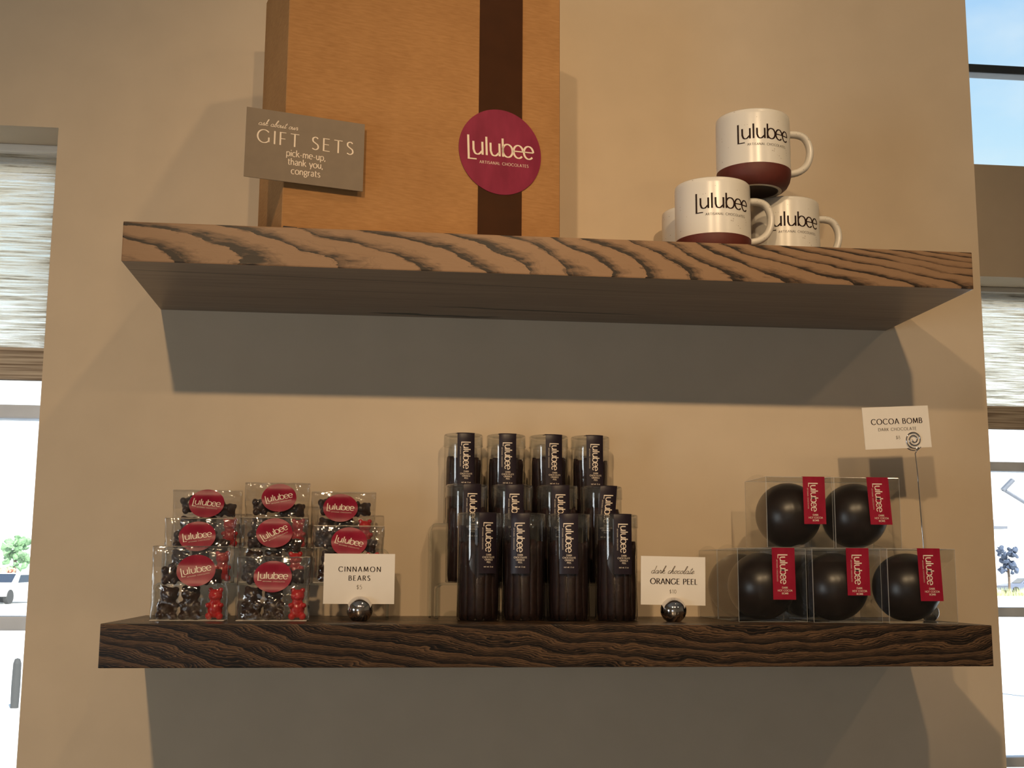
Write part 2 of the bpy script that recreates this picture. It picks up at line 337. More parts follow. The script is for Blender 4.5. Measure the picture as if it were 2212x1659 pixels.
# ------------------------------------------------------------------ lettering (pen strokes with humanist contrast)
def LN(*p): return ('L', p)
def AR(cx, cy, rx, ry, a0, a1): return ('A', (cx, cy, rx, ry, a0, a1))
def SP(*p): return ('S', p)
G = {
 'A': (.74, [LN((0, 0), (.37, 1)), LN((.37, 1), (.74, 0)), LN((.13, .33), (.61, .33))]),
 'B': (.60, [LN((.06, 0), (.06, 1)), LN((.06, .97), (.28, .97)), AR(.28, .75, .2, .22, 90, -90), LN((.28, .53), (.06, .53)), LN((.28, .53), (.32, .53)), AR(.32, .28, .24, .25, 90, -90), LN((.32, .03), (.06, .03))]),
 'C': (.86, [AR(.5, .5, .46, .49, 42, 318)]),
 'D': (.84, [LN((.06, 0), (.06, 1)), LN((.06, .97), (.36, .97)), AR(.36, .5, .42, .47, 90, -90), LN((.36, .03), (.06, .03))]),
 'E': (.54, [LN((.06, 0), (.06, 1)), LN((.06, .97), (.5, .97)), LN((.06, .52), (.45, .52)), LN((.06, .03), (.52, .03))]),
 'F': (.50, [LN((.06, 0), (.06, 1)), LN((.06, .97), (.48, .97)), LN((.06, .5), (.43, .5))]),
 'G': (.92, [AR(.5, .5, .46, .49, 42, 322), LN((.86, .1), (.86, .44))]),
 'H': (.76, [LN((.06, 0), (.06, 1)), LN((.7, 0), (.7, 1)), LN((.06, .52), (.7, .52))]),
 'I': (.12, [LN((.06, 0), (.06, 1))]),
 'K': (.62, [LN((.06, 0), (.06, 1)), LN((.54, 1), (.1, .48)), LN((.2, .58), (.62, 0))]),
 'L': (.48, [LN((.06, 0), (.06, 1)), LN((.06, .03), (.47, .03))]),
 'M': (.94, [LN((.06, 0), (.14, 1)), LN((.14, 1), (.46, .1)), LN((.46, .1), (.79, 1)), LN((.79, 1), (.88, 0))]),
 'N': (.78, [LN((.06, 0), (.06, 1)), LN((.06, 1), (.72, 0)), LN((.72, 0), (.72, 1))]),
 'O': (1.0, [AR(.5, .5, .46, .49, 0, 360)]),
 'P': (.56, [LN((.06, 0), (.06, 1)), LN((.06, .97), (.28, .97)), AR(.28, .72, .24, .25, 90, -90), LN((.28, .47), (.06, .47))]),
 'R': (.62, [LN((.06, 0), (.06, 1)), LN((.06, .97), (.28, .97)), AR(.28, .74, .22, .23, 90, -90), LN((.28, .51), (.06, .51)), LN((.26, .51), (.62, 0))]),
 'S': (.54, [SP((.47, .88), (.3, .98), (.1, .88), (.1, .66), (.28, .52), (.46, .38), (.48, .15), (.28, .02), (.05, .1))]),
 'T': (.64, [LN((.32, 0), (.32, 1)), LN((0, .97), (.64, .97))]),
 'W': (1.06, [LN((0, 1), (.26, 0)), LN((.26, 0), (.53, 1)), LN((.53, 1), (.8, 0)), LN((.8, 0), (1.06, 1))]),
 '0': (.56, [AR(.28, .5, .24, .49, 0, 360)]), '1': (.4, [LN((.24, 0), (.24, 1)), LN((.24, .98), (.08, .84))]),
 '5': (.54, [LN((.47, .97), (.16, .97)), LN((.16, .97), (.11, .56)), SP((.11, .56), (.28, .62), (.47, .5), (.48, .22), (.3, .03), (.06, .06))]),
 '6': (.56, [AR(.28, .3, .22, .29, 0, 360), SP((.07, .38), (.16, .75), (.42, 1))]),
 '8': (.56, [AR(.28, .75, .18, .23, 0, 360), AR(.28, .27, .23, .26, 0, 360)]),
 '$': (.54, [SP((.46, .8), (.3, .88), (.1, .78), (.12, .6), (.28, .5), (.45, .38), (.46, .2), (.28, .1), (.06, .18)), LN((.28, -.06), (.28, 1.06))]),
 '.': (.16, [LN((.08, 0), (.08, .09))]), ',': (.18, [LN((.1, .1), (.04, -.14))]), '-': (.34, [LN((.04, .3), (.3, .3))]), ' ': (.34, []),
 'a': (.48, [SP((.06, .56), (.2, .66), (.36, .6), (.4, .44)), LN((.4, .46), (.4, 0)), SP((.4, .4), (.16, .32), (.06, .16), (.18, .01), (.4, .12))]),
 'b': (.56, [LN((.06, 0), (.06, 1)), AR(.29, .33, .23, .33, 0, 360)]), 'c': (.5, [AR(.29, .33, .25, .33, 48, 312)]),
 'd': (.56, [LN((.5, 0), (.5, 1)), AR(.27, .33, .23, .33, 0, 360)]),
 'e': (.54, [AR(.28, .33, .24, .33, 5, 312), LN((.05, .36), (.51, .36))]),
 'g': (.52, [AR(.25, .44, .19, .22, 0, 360), SP((.14, .25), (.1, .13), (.36, .08), (.47, -.08), (.26, -.26), (.06, -.16), (.14, .03)), LN((.38, .6), (.5, .64))]),
 'h': (.52, [LN((.06, 0), (.06, 1)), SP((.06, .44), (.26, .65), (.44, .48)), LN((.44, .5), (.44, 0))]),
 'i': (.14, [LN((.07, 0), (.07, .66)), LN((.07, .84), (.07, .95))]),
 'k': (.48, [LN((.06, 0), (.06, 1)), LN((.42, .66), (.08, .3)), LN((.16, .4), (.48, 0))]), 'l': (.14, [LN((.07, 0), (.07, 1))]),
 'm': (.82, [LN((.06, 0), (.06, .66)), SP((.06, .44), (.24, .65), (.4, .48)), LN((.4, .5), (.4, 0)), SP((.4, .44), (.58, .65), (.75, .48)), LN((.75, .5), (.75, 0))]),
 'n': (.52, [LN((.06, 0), (.06, .66)), SP((.06, .44), (.26, .65), (.44, .48)), LN((.44, .5), (.44, 0))]),
 'o': (.60, [AR(.3, .33, .26, .33, 0, 360)]), 'p': (.56, [LN((.06, -.3), (.06, .66)), AR(.29, .33, .23, .33, 0, 360)]),
 'r': (.34, [LN((.06, 0), (.06, .66)), SP((.06, .44), (.18, .62), (.33, .63))]),
 's': (.40, [SP((.35, .58), (.22, .65), (.08, .58), (.1, .43), (.22, .34), (.35, .24), (.34, .07), (.2, .01), (.04, .07))]),
 't': (.34, [LN((.14, .86), (.14, .12)), SP((.14, .16), (.2, .02), (.33, .04)), LN((0, .64), (.32, .64))]),
 'u': (.52, [LN((.06, .66), (.06, .2)), SP((.06, .22), (.22, .01), (.43, .2)), LN((.45, 0), (.45, .66))]),
 'w': (.74, [LN((0, .66), (.18, 0)), LN((.18, 0), (.37, .64)), LN((.37, .64), (.56, 0)), LN((.56, 0), (.74, .66))]),
 'y': (.46, [LN((0, .66), (.24, .02)), LN((.46, .66), (.14, -.28))]), 'z': (.46, [LN((.04, .64), (.42, .64)), LN((.42, .64), (.04, .03)), LN((.04, .03), (.44, .03))]),
}
CUR = {
 'a': (.44, [AR(.2, .2, .17, .2, 30, 390), SP((.37, .4), (.36, .1), (.44, .0), (.56, .14))]), 'b': (.40, [SP((0, .1), (.2, .5), (.3, .95), (.2, 1.0), (.1, .5), (.1, .1), (.24, 0), (.34, .2), (.26, .36), (.48, .34))]),
 'c': (.34, [SP((.32, .36), (.2, .4), (.06, .2), (.14, 0), (.3, .04), (.42, .16))]), 'd': (.48, [AR(.2, .2, .17, .2, 30, 390), SP((.38, 1.0), (.36, .3), (.38, .02), (.54, .12))]),
 'e': (.34, [SP((0, .08), (.24, .24), (.24, .4), (.1, .36), (.06, .12), (.18, 0), (.42, .16))]), 'h': (.44, [SP((0, .1), (.2, .55), (.26, .98), (.16, .95), (.1, .4), (.06, 0)), SP((.08, .1), (.24, .4), (.32, .3), (.3, .06), (.4, 0), (.52, .14))]),
 'k': (.44, [SP((0, .1), (.2, .55), (.26, .98), (.16, .95), (.1, .4), (.06, 0)), SP((.08, .16), (.28, .42), (.3, .28), (.12, .2), (.3, .02), (.52, .12))]),
 'l': (.26, [SP((0, .08), (.2, .5), (.26, .96), (.16, .96), (.1, .4), (.12, .04), (.22, 0), (.34, .14))]), 'o': (.38, [AR(.2, .2, .16, .2, 80, 440), SP((.2, .4), (.34, .34), (.46, .38))]),
 'r': (.34, [SP((0, .1), (.12, .44), (.16, .36), (.28, .36), (.26, .1), (.32, 0), (.42, .14))]), 's': (.32, [SP((-.02, .04), (.2, .44), (.26, .2), (.2, .02), (.02, .06)), SP((.2, .02), (.3, .04), (.4, .16))]),
 't': (.28, [SP((.22, .8), (.12, .2), (.18, .0), (.36, .16)), LN((.02, .56), (.36, .6))]), 'u': (.46, [SP((.04, .38), (.04, .1), (.14, 0), (.34, .3)), SP((.36, .4), (.34, .08), (.42, 0), (.54, .14))]), ' ': (.30, []),
}
def crom(p, n=7):
    p = [Vector((*q, 0)) for q in p]; p = [2*p[0]-p[1]] + p + [2*p[-1]-p[-2]]; out = []
    for i in range(1, len(p)-2):
        for k in range(n):
            t = k/n; a, b_, c, d = p[i-1], p[i], p[i+1], p[i+2]
            out.append(0.5*((2*b_)+(c-a)*t+(2*a-5*b_+4*c-d)*t*t+(3*b_-a-3*c+d)*t**3))
    out.append(p[-2]); return [(q.x, q.y) for q in out]
def pts_of(st):
    k, p = st
    if k == 'S': return crom(p)
    if k == 'A':
        cx, cy, rx, ry, a0, a1 = p; n = max(6, int(abs(a1-a0)/12))
        return [(cx+rx*math.cos(R(a0+(a1-a0)*i/n)), cy+ry*math.sin(R(a0+(a1-a0)*i/n))) for i in range(n+1)]
    out = []
    for a, b_ in zip(p[:-1], p[1:]):
        n = max(1, int(math.dist(a, b_)/0.12))
        out += [(a[0]+(b_[0]-a[0])*i/n, a[1]+(b_[1]-a[1])*i/n) for i in range(n)]
    return out+[p[-1]]
class Ink:
    """flat lettering collected in (u, v) metres, mapped onto a surface afterwards"""
    def __init__(s): s.v = []; s.f = []
    def stroke(s, pts, thick, thin, scale, ox, oy, shear=0.0, rot=0.0):
        P = [((x+shear*y), y) for x, y in pts]; n = len(P); base = len(s.v); c, si = math.cos(rot), math.sin(rot)
        closed = math.dist(P[0], P[-1]) < 1e-6
        for i in range(n):
            a = P[i-1] if i else (P[n-2] if closed else P[0]); b_ = P[i+1] if i < n-1 else (P[1] if closed else P[-1])
            dx, dy = b_[0]-a[0], b_[1]-a[1]; l = math.hypot(dx, dy) or 1; dx /= l; dy /= l
            w = (thin+(thick-thin)*abs(dy))/2
            for sg in (1, -1):
                x, y = (P[i][0]-dy*w*sg)*scale+ox, (P[i][1]+dx*w*sg)*scale+oy
                s.v.append((x*c-y*si, x*si+y*c))
        for i in range(n-1):
            q = base+2*i; s.f.append((q, q+1, q+3, q+2))
    def text(s, txt, x, y, h, thick=.13, thin=.06, track=.12, align='c', font=None, shear=0.0, rot=0.0, wx=1.0):
        font = font or G
        W_ = sum(font[ch][0] for ch in txt)*wx+track*(len(txt)-1)
        ox = x - (W_*h/2 if align == 'c' else (W_*h if align == 'r' else 0))
        for ch in txt:
            adv, st = font[ch]
            for q in st: s.stroke([(a*wx, b_) for a, b_ in pts_of(q)], thick, thin, h, ox, y, shear, rot)
            ox += (adv*wx+track)*h
    def logo(s, x, y, h, rot=0.0, sub=True, tk=.115, tn=.065):
        """the wordmark: x,y = left end of the baseline, h = ascender height, total width 3.72 h"""
        tall = [LN((.06, 1.02), (.06, -.26)), LN((.0, -.26), (.5, -.26))]
        xs = .70
        def uu(o): return [LN((o, xs), (o, .24)), SP((o, .26), (o+.09, .05), (o+.28, .02), (o+.48, .2)), LN((o+.5, xs), (o+.5, 0))]
        def ee(o): return [AR(o+.29, .35, .27, .35, 4, 318), LN((o+.03, .37), (o+.56, .37))]
        st = tall+uu(.34)+[LN((1.07, 1.0), (1.07, 0))]+uu(1.30)+[LN((1.99, 1.0), (1.99, 0)), AR(2.26, .35, .28, .35, 0, 360)]+ee(2.58)+ee(3.17)
        for q in st: s.stroke(pts_of(q), tk, tn, h, x, y, 0, rot)
        if sub: s.text('ARTISANAL CHOCOLATES', x+.66*h, y-.47*h, .155*h, .13, .08, .245, 'l', rot=rot)
    def mesh(s, fn):
        b = B(); vs = [b.verts.new(fn(u, v)) for u, v in s.v]
        for f in s.f:
            try: b.faces.new([vs[i] for i in f])
            except ValueError: pass
        return b

# ================================================================== SETTING
FZ, CZ = -1.40, 2.20
XL, XR = -0.1605, 1.2595
def walls(name, boxes, mat):
    b = B()
    for q in boxes: box(b, *q)
    return struct(obj(name, b, mat))
ST = 0.7075            # soffit height
walls('wall_back', [(XL, XR, 0, 0.20, FZ, CZ), (XR-0.15, XR, 0.20, 0.92, FZ, CZ), (-3.0, XL, 0, 0.20, ST, CZ), (-3.0, XL, 0, 0.20, FZ, -0.95), (-3.0, -1.40, 0, 0.20, -0.95, ST)], M['wall'])
RF = 0.674
walls('wall_far', [(XR, 5.0, RF, RF+0.22, ST, 0.962), (XR, 5.0, RF, RF+0.22, 1.95, CZ), (2.9, 5.0, RF, RF+0.22, 0.962, 1.95), (2.9, 5.0, RF, RF+0.22, FZ, ST), (XR, 2.9, RF, RF+0.22, FZ, -0.95)], M['wall'])
walls('wall_left', [(-3.2, -3.0, -6.0, 0.2, FZ, CZ)], M['wall'])
walls('wall_right', [(5.0, 5.2, -6.0, 0.9, FZ, CZ)], M['wall'])
walls('wall_front', [(-3.2, 5.2, -6.2, -6.0, FZ, CZ)], M['wall'])
walls('ceiling', [(-3.2, 5.2, -6.2, 0.92, CZ, CZ+0.15)], M['ceiling'])
walls('floor', [(-3.2, 5.2, -6.2, 0.92, FZ-0.12, FZ)], M['floor'])

def window(name, x0, x1, y, z0, z1, rails, mat, w=0.045, jl=0.03, jr=0.03, railh=0.021, mid=None):
    root = bpy.data.objects.new(name, None); COL.objects.link(root); root.location = ((x0+x1)/2, y, z0); struct(root)
    ox, oy, oz = root.location
    b = B()
    for q in ((x0, x0+jl, y, y+w, z0, z1), (x1-jr, x1, y, y+w, z0, z1), (x0+jl, x1-jr, y, y+w, z1-0.035, z1), (x0+jl, x1-jr, y, y+w, z0, z0+0.04)):
        box(b, q[0]-ox, q[1]-ox, q[2]-oy, q[3]-oy, q[4]-oz, q[5]-oz, 0.002)
    obj('window_frame', b, mat, root)
    for z in rails:
        b = B(); box(b, x0+jl-ox, x1-jr-ox, 0.004, w-0.006, z-railh/2-oz, z+railh/2-oz, 0.003); obj('glazing_bar', b, mat, root)
    if mid:
        b = B(); box(b, mid-0.02-ox, mid+0.02-ox, 0.002, w-0.004, 0.04, z1-oz-0.035, 0.002); obj('mullion', b, mat, root)
    b = B(); box(b, x0+0.01-ox, x1-0.01-ox, w*0.5-0.002, w*0.5+0.002, 0.01, z1-oz-0.01); obj('glass', b, M['glass'], root)
    return root
window('window_1', -1.40, XL, 0.110, -0.95, ST, (0.2985, -0.0165, -0.335), M['frame'], jr=0.029, mid=-0.78)
window('window_2', XR, 2.90, 0.796, -0.95, ST, (0.3045, -0.0165, -0.335), M['frame'], jl=0.02, mid=2.45)
window('window_3', XR, 2.90, 0.796, 0.962, 1.95, (1.2445, 1.6), M['frame_dark'], jl=0.02, mid=2.45)
def roller_shade(name, x0, x1, y, zt, zh, zb, label):
    t = thing(name, label, 'window shade', ((x0+x1)/2, y, zt)); ox = (x0+x1)/2; hw = (x1-x0)/2
    b = B(); box(b, -hw, hw, -0.014, 0.010, -0.012, 0, 0.003); obj('headrail', b, M['white_card'], t)
    b = B(); n = 40
    for s_ in (0.0, 0.0012):
        pass
    vs = []
    for i in range(n+1):
        z = -0.012+(zh-zt+0.012)*i/n
        vs.append([b.verts.new((sx_*hw, 0.0012*math.sin(i*0.9)*0.4+dy, z)) for sx_ in (-1, 1) for dy in (0,)])
    for i in range(n): b.faces.new((vs[i][0], vs[i][1], vs[i+1][1], vs[i+1][0]))
    obj('fabric', b, M['shade'], t)
    b = B(); box(b, -hw, hw, -0.006, 0.006, zb-zt, zh-zt, 0.003); obj('hem_bar', b, M['hem'], t)
    return t
roller_shade('roller_shade', -1.36, XL-0.006, 0.093, ST, 0.3925, 0.3427, 'woven beige roller shade half lowered in the window left of the shelves')
roller_shade('roller_shade', XR+0.003, 2.86, 0.778, ST, 0.4375, 0.385, 'woven beige roller shade half lowered in the window right of the shelves')

# ------------------------------------------------------------------ outside
GZ = -1.50
b = B(); box(b, -90, 130, 1.0, 240, GZ-0.3, GZ); struct(obj('ground', b, M['ground']))
def tree(name, x, y, h, r, leaf, label, cat, seed):
    t = thing(name, label, cat, (x, y, GZ)); rnd = random.Random(seed)
    b = B(); sweep(b, [(0, 0, 0), (0.05, 0, h*0.35), (0.0, 0.05, h*0.7)], 0.10*h/4, seg=8); obj('trunk', b, M['bark'], t)
    b = B()
    for k in range(70):
        a = rnd.random()*6.28; q = rnd.random()**.5*r; z = h*(0.45+0.5*rnd.random())
        mm = Matrix.Translation((q*math.cos(a), q*math.sin(a), z)) @ Matrix.Scale(r*(0.13+0.16*rnd.random()), 4)
        bmesh.ops.create_icosphere(b, subdivisions=2, radius=1, matrix=mm)
    for v in b.verts: v.co += Vector((noise.noise(v.co*3), noise.noise(v.co*3+Vector((5, 0, 0))), noise.noise(v.co*3+Vector((0, 9, 0)))))*r*0.3
    obj('foliage', b, leaf, t)
def pt(px, py, d):
    dirn = cf + cr*((px-1106)/2630.39) - cu*((py-829.5)/2630.39); return Vector(cam.matrix_world.translation) + dirn*d
tree('tree', -21.7, 76.9, 3.7, 0.75, M['leaf'], 'small green tree outside, seen low through the window left of the shelves', 'tree', 3)
tree('shrub', -20.9, 71.6, 1.65, 0.75, M['leaf_red'], 'reddish autumn shrub outside, below the green tree in the left window', 'shrub', 5)
tree('tree', 53.0, 96.0, 4.1, 0.75, M['leaf_blue'], 'dark bluish tree outside, above the parked car in the right window', 'tree', 8)
def car(x, y, rz, paint, label):
    t = thing('car', label, 'car', (x, y, GZ), rz)
    prof = [(-2.1, .35), (-2.15, .75), (-1.5, .92), (-0.8, .95), (-0.2, 1.4), (1.1, 1.42), (1.7, 1.0), (2.1, .92), (2.15, .35)]
    b = B(); sides = [[b.verts.new((px_, sy*.85*(0.8 if pz > 1.2 else 1), pz)) for px_, pz in prof] for sy in (-1, 1)]
    n = len(prof)
    for i in range(n): b.faces.new((sides[0][i], sides[0][(i+1) % n], sides[1][(i+1) % n], sides[1][i]))
    b.faces.new(sides[0]); b.faces.new(sides[1][::-1]); bmesh.ops.recalc_face_normals(b, faces=b.faces); obj('body', b, paint, t)
    for sy in (-1, 1):
        b = B(); q = [(-0.65, .98), (-0.15, 1.33), (1.05, 1.35), (1.5, 1.02)]
        vs = [b.verts.new((px_, sy*(.87 if pz < 1.1 else .73), pz)) for px_, pz in q]; b.faces.new(vs)
        obj('side_window', b, M['car_glass'], t)
    b = B(); vs = [b.verts.new(q) for q in ((-.78, -.62, .985), (-.78, .62, .985), (-.24, .55, 1.38), (-.24, -.55, 1.38))]; b.faces.new(vs); obj('windscreen', b, M['car_glass'], t)
    for wx in (-1.35, 1.35):
        for sy in (-1, 1):
            b = B(); bmesh.ops.create_cone(b, cap_ends=True, segments=24, radius1=.33, radius2=.33, depth=.2, matrix=Matrix.Translation((wx, sy*.78, .33)) @ Matrix.Rotation(R(90), 4, 'X')); obj('wheel', b, M['rubber'], t)
car(-17.1, 59.4, R(80), M['car_white'], 'white parked car outside the left window')
car(57.6, 101.9, R(4), M['car_grey'], 'bluish grey parked car outside the right window')
b = B(); lathe(b, [(0, 0), (.045, 0), (.05, .25), (.045, .50), (.03, .55), (0, .56)], 16)
o = obj('bollard', b, M['rubber']); o.location = (-3.74, 13.1, GZ); tag(o, 'dark bollard on the bright paving outside the left window', 'bollard')
t = thing('shop_building', 'pale building with a flat grey roof edge far outside the right window', 'building', (58.4, 106.2, GZ))
b = B(); box(b, -9, -.25, 0, 8, 0, 5.9); obj('wall', b, M['shop_wall'], t)
b = B(); box(b, -9.4, 0, -.5, 8.4, 5.9, 6.15); obj('roof', b, M['pole'], t)
b = B(); box(b, -9.2, -1.2, -.3, 4, 6.15, 6.75); obj('parapet', b, M['pole'], t)
b = B(); rnd = random.Random(2)
for k in range(700):
    x, y = 49.0+rnd.random()*9, 92.0+rnd.random()*1.6; h = .25+.5*rnd.random(); dx = (rnd.random()-.5)*.3
    v = [b.verts.new((x-.03, y, GZ)), b.verts.new((x+.03, y, GZ)), b.verts.new((x+dx, y, GZ+h))]; b.faces.new(v)
o = obj('tall_grass', b, M['grass']); tag(o, 'strip of dry tall grass in front of the grey car outside the right window', 'grass'); o['kind'] = 'stuff'
t = thing('street_lamp', 'pale metal lamp head on a slanted arm outside the right window', 'street lamp', (9.30, 12.55, GZ))
b = B(); lathe(b, [(0, 0), (.06, 0), (.05, 1.95), (0, 1.95)], 12); obj('post', b, M['pole'], t)
b = B(); sweep(b, [(0, 0, 1.85), (-1.02, -.08, 2.45), (-1.31, -.08, 2.62)], .022, seg=8); obj('arm', b, M['pole'], t)
b = B(); sweep(b, [(-1.315, -.08, 2.61), (-1.19, -.10, 2.735)], .03, .05, seg=8); obj('lamp_head', b, M['pole'], t)

# ================================================================== SHELVES
D, ZU, TU, TL = 0.2837, 0.4881, 0.0505, 0.0513
def shelf(name, z, th, mats, label):
    b = B(); fs = box(b, 0, 1.10, -D, 0.0, -th, 0, 0.0016, 2)
    b.normal_update()
    for f in b.faces:
        if f.normal.z < -0.8: f.material_index = 1
    o = obj(name, b, list(mats)); o.location = (0, 0, z); return tag(o, label, 'shelf')
# two long drying cracks run along the underside of the upper board
def crack(mat, segs):
    n = mat.node_tree; p = n.nodes['Principled BSDF']; old = p.inputs['Base Color'].links[0].from_socket
    t = N(n, 'ShaderNodeTexCoord'); s = N(n, 'ShaderNodeSeparateXYZ'); n.links.new(t.outputs['Object'], s.inputs[0])
    q = N(n, 'ShaderNodeTexNoise', Scale=18.0, Detail=3.0); n.links.new(t.outputs['Object'], q.inputs['Vector'])
    tot = None
    for y0, k, x0, x1, w in segs:
        yy = math_(n, 'ADD', y0, math_(n, 'MULTIPLY', s.outputs['X'], k))
        d = math_(n, 'ABSOLUTE', math_(n, 'SUBTRACT', math_(n, 'ADD', s.outputs['Y'], math_(n, 'MULTIPLY', math_(n, 'SUBTRACT', q.outputs['Fac'], .5), w*4)), yy))
        xc = math_(n, 'DIVIDE', math_(n, 'ABSOLUTE', math_(n, 'SUBTRACT', s.outputs['X'], (x0+x1)/2)), (x1-x0)/2)
        ww = math_(n, 'MULTIPLY', math_(n, 'SUBTRACT', 1.0, math_(n, 'POWER', xc, 4.0)), w)
        a = math_(n, 'LESS_THAN', d, ww); tot = a if tot is None else math_(n, 'MAXIMUM', tot, a)
    mx_ = N(n, 'ShaderNodeMix'); mx_.data_type = 'RGBA'; n.links.new(tot, mx_.inputs['Factor']); n.links.new(old, mx_.inputs['A']); mx_.inputs['B'].default_value = (.012, .008, .006, 1)
    n.links.new(mx_.outputs['Result'], p.inputs['Base Color'])
crack(M['underside'], [(-.2406, .051, -.4, .75, .0011), (-.030, .030, .30, .50, .0055), (-.098, .05, .38, .72, .0030), (-.165, .02, .05, .45, .0006)])
shelf('floating_shelf', ZU, TU, (M['shelf_light'], M['underside']), 'upper thick wooden floating shelf with light brown wavy grain')
shelf('floating_shelf', 0.0, TL, (M['shelf_dark'], M['shelf_dark']), 'lower thick wooden floating shelf, nearly black zebra grain')

# ================================================================== UPPER SHELF
TH = R(15.5)
gb = thing('gift_box', 'large brown cardboard gift box with a ribbon standing on the upper shelf', 'box', (0.1922, -0.2795, ZU), TH)
BW, BD, BH = 0.383, 0.175, 0.380
b = B(); box(b, 0, BW, 0, BD, 0.0003, BH, 0.0012, 1); obj('carton', b, M['cardboard'], gb)
b = B(); box(b, 0.002, 0.020, -0.0008, 0.002, 0.0004, 0.0030, 0.0005, 1); obj('gap_shade_strip', b, M['mug_under'], gb)  # dark strip standing in for shade in the gap between carton and shelf
b = B()
box(b, .262, .3255, -.0008, 0.0, .0006, BH+.0008); box(b, .262, .3255, -.0008, BD, BH, BH+.0008)
obj('ribbon', b, M['ribbon'], gb)
st = B(); SC = (.2935, .1395); SR = .0600
vs0 = []
for k in range(72):
    a = 2*math.pi*k/72; vs0.append((SC[0]+SR*math.cos(a), SC[1]+SR*1.0*math.sin(a)))
f0 = [st.verts.new((x, -.0016, z)) for x, z in vs0]; f1 = [st.verts.new((x, -.0009, z)) for x, z in vs0]
st.faces.new(f0); st.faces.new(f1[::-1])
for k in range(72): st.faces.new((f0[k], f1[k], f1[(k+1) % 72], f0[(k+1) % 72]))
bmesh.ops.recalc_face_normals(st, faces=st.faces)
so = obj('round_sticker', st, M['sticker'], gb)
ink = Ink(); ink.logo(-.0478, -.0064, .0258, rot=R(2.2))
obj('wordmark', ink.mesh(lambda u, v: (SC[0]+u, -.0019, SC[1]+v)), M['ink_cream'], so)

cosT, sinT = math.cos(TH), math.sin(TH)
def gift_pt(u, off, z): return (0.1922+u*cosT+off*sinT, -0.2795+u*sinT-off*cosT, ZU+z)
gc = thing('sign_card', 'taupe card reading GIFT SETS taped to the left edge of the gift box', 'sign', gift_pt(.0250, .0105, .1023), TH)
gc.rotation_euler = (0, R(0.3), TH)
b = B(); box(b, -.0758, .0758, -.0006, .0006, -.0452, .0452); obj('card', b, M['grey_card'], gc)
b = B(); box(b, -.015, .06, .0006, .0088, -.015, .025, .001); obj('foam_tape', b, M['foot'], gc)
ink = Ink()
def gu(a): return (a-.5)*.1516
def gv(b_): return (.5-b_)*.0904
ink.text('ask about our', gu(.098), gv(.236), .0085, .085, .055, .07, 'l', CUR, .42)
ink.text('GIFT SETS', gu(.5), gv(.485), .0172, .115, .055, .30)
ink.text('pick-me-up,', gu(.505), gv(.628), .0088, .13, .075, .075)
ink.text('thank you,', gu(.503), gv(.750), .0088, .13, .075, .075)
ink.text('congrats', gu(.507), gv(.878), .0088, .13, .075, .075)
obj('lettering', ink.mesh(lambda u, v: (u, -.0009, v)), M['ink_cream'], gc)

# --- mugs
MR, MH = .0520, .107
mug = thing('mug', 'white speckled mug balanced on top of the mug pile', 'mug', (.8405, -.168, ZU+MH+.0006))
b = B(); lathe(b, [(MR, .0285), (MR+.0001, .05), (MR, .10), (MR-.0004, .1055), (MR-.0018, MH), (MR-.0034, .1055), (MR-.0045, .10), (MR-.0050, .05), (MR-.006, .018), (.04, .010), (0, .009)], 96)
obj('body', b, M['glaze'], mug, True)
b = B(); lathe(b, [(MR, .0285), (MR-.0002, .021), (MR-.0018, .0135), (MR-.0055, .0065), (MR-.0105, .0022), (.0385, .0008)], 96); obj('dipped_base', b, M['terracotta'], mug, True)
b = B(); lathe(b, [(.0385, .0008), (.0375, 0), (.0345, 0), (.0335, .0012)], 96); obj('foot_ring', b, M['foot'], mug, True)
b = B(); lathe(b, [(.0335, .0012), (.031, .0040), (0, .0045)], 64); obj('underside', b, M['mug_under'], mug, True)
b = B(); hp = crom([(.0500, .0885), (.0640, .0890), (.0755, .0850), (.0825, .0730), (.0832, .0580), (.0775, .0430), (.0655, .0335), (.0500, .0295)], 9)
sweep(b, [(x, 0, z) for x, z in hp], .0051, .0068, 16); obj('handle', b, M['glaze'], mug, True)
ink = Ink(); ink.logo(0, 0, .0212, tk=.115, tn=.06)
def mug_map(u, v):
    a = R(-41.5)+u/MR; return ((MR+.0004)*math.sin(a), -(MR+.0004)*math.cos(a), .0625+v)
obj('wordmark', ink.mesh(mug_map), M['ink_dark'], mug)
mugs = 'speckled mugs stacked on the upper shelf'; mug['group'] = mugs
dup(mug, 'white speckled mug at the front left of the mug pile, dark red base showing', mugs, (.7747, -.185, ZU), (0, 0, 0))
dup(mug, 'white speckled mug at the right of the pile, behind another mug handle', mugs, (.8998, -.115, ZU), (0, 0, 0))
dup(mug, 'mug mostly hidden at the back left of the mug pile', mugs, (.786, -.060, ZU), (0, 0, R(35)))

